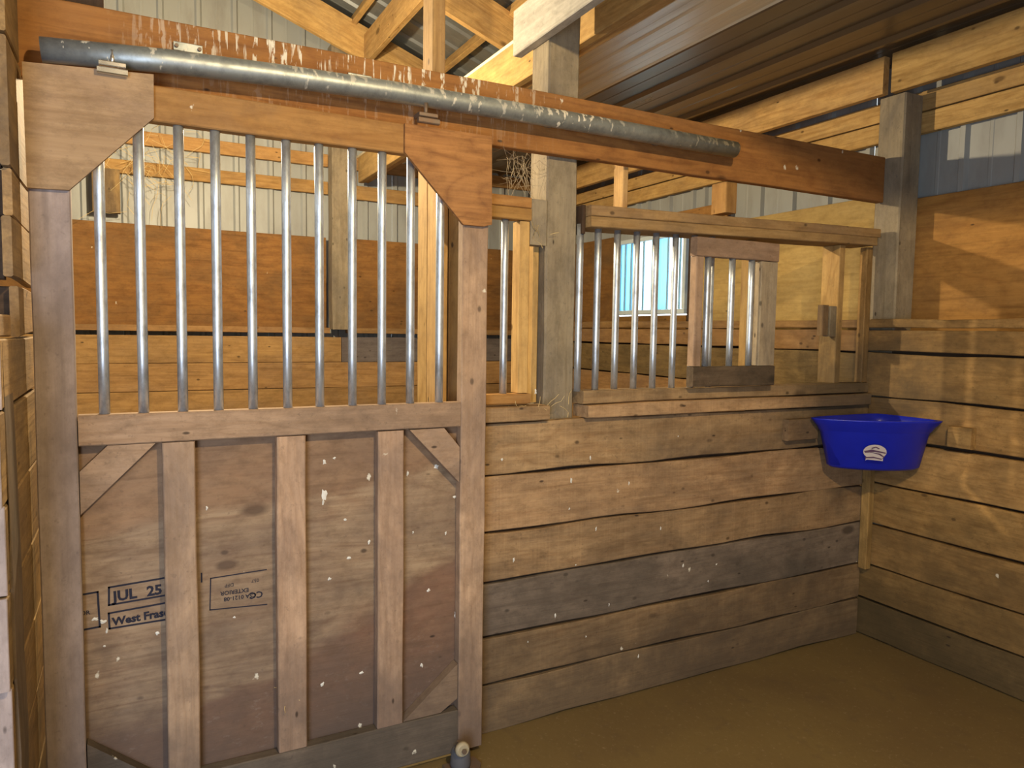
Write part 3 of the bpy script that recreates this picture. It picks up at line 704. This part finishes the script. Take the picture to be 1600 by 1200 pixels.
badge([(BX-.02, .003), (BX+.01, -.004), (BX+.026, -.013), (BX+.022, -.018), (BX-.004, -.012), (BX-.03, -.014), (BX-.03, -.018), (BX-.002, -.017), (BX+.02, -.021), (BX+.03, -.012), (BX+.016, -.001)], .0055, decalp, 'badge_band')
badge([(BX-.012, .017), (BX+.002, .022), (BX+.014, .016), (BX+.012, .013), (BX+.002, .018), (BX-.010, .014)], .0055, decalp, 'badge_band')
o = board('mounting_cleat', (2.440, 2.145, -.440), (2.62, 2.178, -.350), plankw, None, 2, .002)
tag(o, 'short wooden cleat on the plank partition, left of the blue feeder', 'cleat')
o = board('mounting_cleat', (2.963, 1.700, -.443), (2.998, 1.795, -.357), planky, None, 2, .002)
tag(o, 'short wooden cleat on the right wall, right of the blue feeder', 'cleat')

# ================================================================== small stuff: droppings, straw, cobweb
def splats(name, items, yv, parent, loc, mat=drop):
    vs, fs = [], []; rr = random.Random(3)
    for (x, z, w, h) in items:
        k = len(vs); n = 11
        for i in range(n):
            a = 2*math.pi*i/n; q = rr.uniform(.45, 1.15)
            vs.append((x+w/2*q*math.cos(a)-loc[0], yv-loc[1], z+h/2*q*math.sin(a)-loc[2]))
        vs.append((x-loc[0], yv-.0022-loc[1], z-loc[2]))
        for i in range(n): fs.append((k+i, k+(i+1) % n, k+n))
    me = bpy.data.meshes.new('splats'); me.from_pydata(vs, [], fs); me.update()
    o = put(name, me, mat, loc, parent); o['kind'] = 'stuff'; return o
DOORSPL = [(0.501, -0.389, 0.0124, 0.0186), (0.531, -0.379, 0.0103, 0.0083), (0.501, -0.484, 0.0186, 0.0371), (0.497, -0.508, 0.0083, 0.0206), (0.563, -0.567, 0.0103, 0.0083), (0.636, -0.646, 0.0103, 0.0144), (0.758, -0.443, 0.0083, 0.0186), (0.855, -0.43, 0.0186, 0.0165), (0.888, -0.646, 0.0083, 0.0144), (0.918, -0.532, 0.0144, 0.0103), (0.777, -0.631, 0.0062, 0.0124), (0.18, -0.494, 0.0083, 0.0124), (0.052, -0.823, 0.0124, 0.0144), (0.515, -0.742, 0.0144, 0.0124), (0.612, -1.051, 0.0144, 0.0124), (0.493, -1.062, 0.0124, 0.0165), (0.808, -1.067, 0.0103, 0.0186), (0.83, -0.826, 0.0124, 0.0124), (0.924, -0.92, 0.0083, 0.0248), (0.371, -0.924, 0.0083, 0.0083), (-0.093, -0.759, 0.0186, 0.0103), (-0.076, -0.769, 0.0206, 0.0144), (-0.066, -0.793, 0.0062, 0.0248), (-0.073, -0.835, 0.0103, 0.0062), (0.575, -0.686, 0.0186, 0.0103), (0.247, -0.813, 0.0083, 0.0083), (0.792, -1.361, 0.0041, 0.0124), (0.458, -1.264, 0.0083, 0.0144)]
WALLSPL = [(1.238, -0.204, 0.0114, 0.0228), (1.293, -0.291, 0.0091, 0.0228), (1.391, -0.525, 0.0091, 0.0228), (1.385, -0.629, 0.0091, 0.0091), (1.471, -0.449, 0.0068, 0.0171), (1.876, -0.394, 0.0068, 0.0068), (1.646, -0.558, 0.0068, 0.0171), (1.804, -0.749, 0.0068, 0.0171), (1.503, -0.714, 0.0091, 0.0183), (1.418, -0.839, 0.0068, 0.0068), (1.162, -0.785, 0.0091, 0.0228), (1.569, -1.011, 0.0068, 0.0137), (1.335, -1.012, 0.0091, 0.0228), (1.469, -1.115, 0.0068, 0.0103), (1.922, -0.911, 0.0091, 0.0228), (2.097, -0.93, 0.0091, 0.0091), (2.055, -0.993, 0.0068, 0.0137), (1.713, -1.239, 0.0068, 0.0171), (1.224, -1.088, 0.0068, 0.0068), (1.112, -0.431, 0.0114, 0.0114), (1.628, -0.29, 0.0091, 0.0091)]
splats('bird_droppings', DOORSPL, 2.1305, dr, (.4, 2.13, -.8))
splats('bird_droppings', WALLSPL, 2.1795, wp, (1.8, 2.18, -.6))
def wisps(name, centre, spread, n, rad, mat, length=.08, parent=None, hang=.5, seed=1):
    rr = random.Random(seed); vs, fs = [], []
    for _ in range(n):
        q = Vector((rr.gauss(0, spread[0]), rr.gauss(0, spread[1]), rr.gauss(0, spread[2]))); d = Vector((rr.uniform(-1, 1), rr.uniform(-.4, .4), rr.uniform(-1, 1)-hang)).normalized(); L = length*rr.uniform(.4, 1.3); k0 = None
        for i in range(4):
            U = d.cross(Vector((0, 1, .1))).normalized()*rad; V = d.cross(U).normalized()*rad; k = len(vs)
            for e in (U, -U*.5+V*.86, -U*.5-V*.86): vs.append(tuple(q+e))
            if k0 is not None:
                for j in range(3): fs.append((k0+j, k0+(j+1) % 3, k+(j+1) % 3, k+j))
            k0 = k; q = q+d*L/3; d = (d+Vector((rr.gauss(0, .35), rr.gauss(0, .1), rr.gauss(0, .35)))).normalized()
    me = bpy.data.meshes.new('wisps'); me.from_pydata(vs, [], fs); me.update()
    o = put(name, me, mat, centre, parent); o['kind'] = 'stuff'; return o
def strands(label, *a, **k):
    o = wisps(*a, **k); o['label'] = label; o['category'] = k.get('cat', 'cobweb') if False else ('straw' if 'straw' in label else 'cobweb'); return o
strands('dusty cobweb and straw hanging beside the middle post under the beam', 'hanging_cobweb', (1.21, 2.25, .58), (.035, .02, .035), 60, .0006, web, .09, hang=.6, seed=2)
strands('pale straw wisps caught on the far girts behind the door bars, upper left', 'straw_wisps', (.10, 5.25, 1.08), (.13, .02, .13), 60, .0013, straw, .22, hang=.2, seed=4)
strands('few stray straw bits at the post edge above the narrow barred opening', 'straw_wisps', (1.255, 2.20, .35), (.02, .01, .02), 6, .0009, straw, .06, hang=0, seed=5)
wisps('straw_bits', (.375, 2.118, -1.10), (.02, .004, .05), 9, .0012, straw, .06, dr, hang=.6, seed=8)
wisps('straw_bits', (1.25, 2.17, -.255), (.09, .012, .002), 14, .0008, straw, .05, nb, hang=0, seed=9)
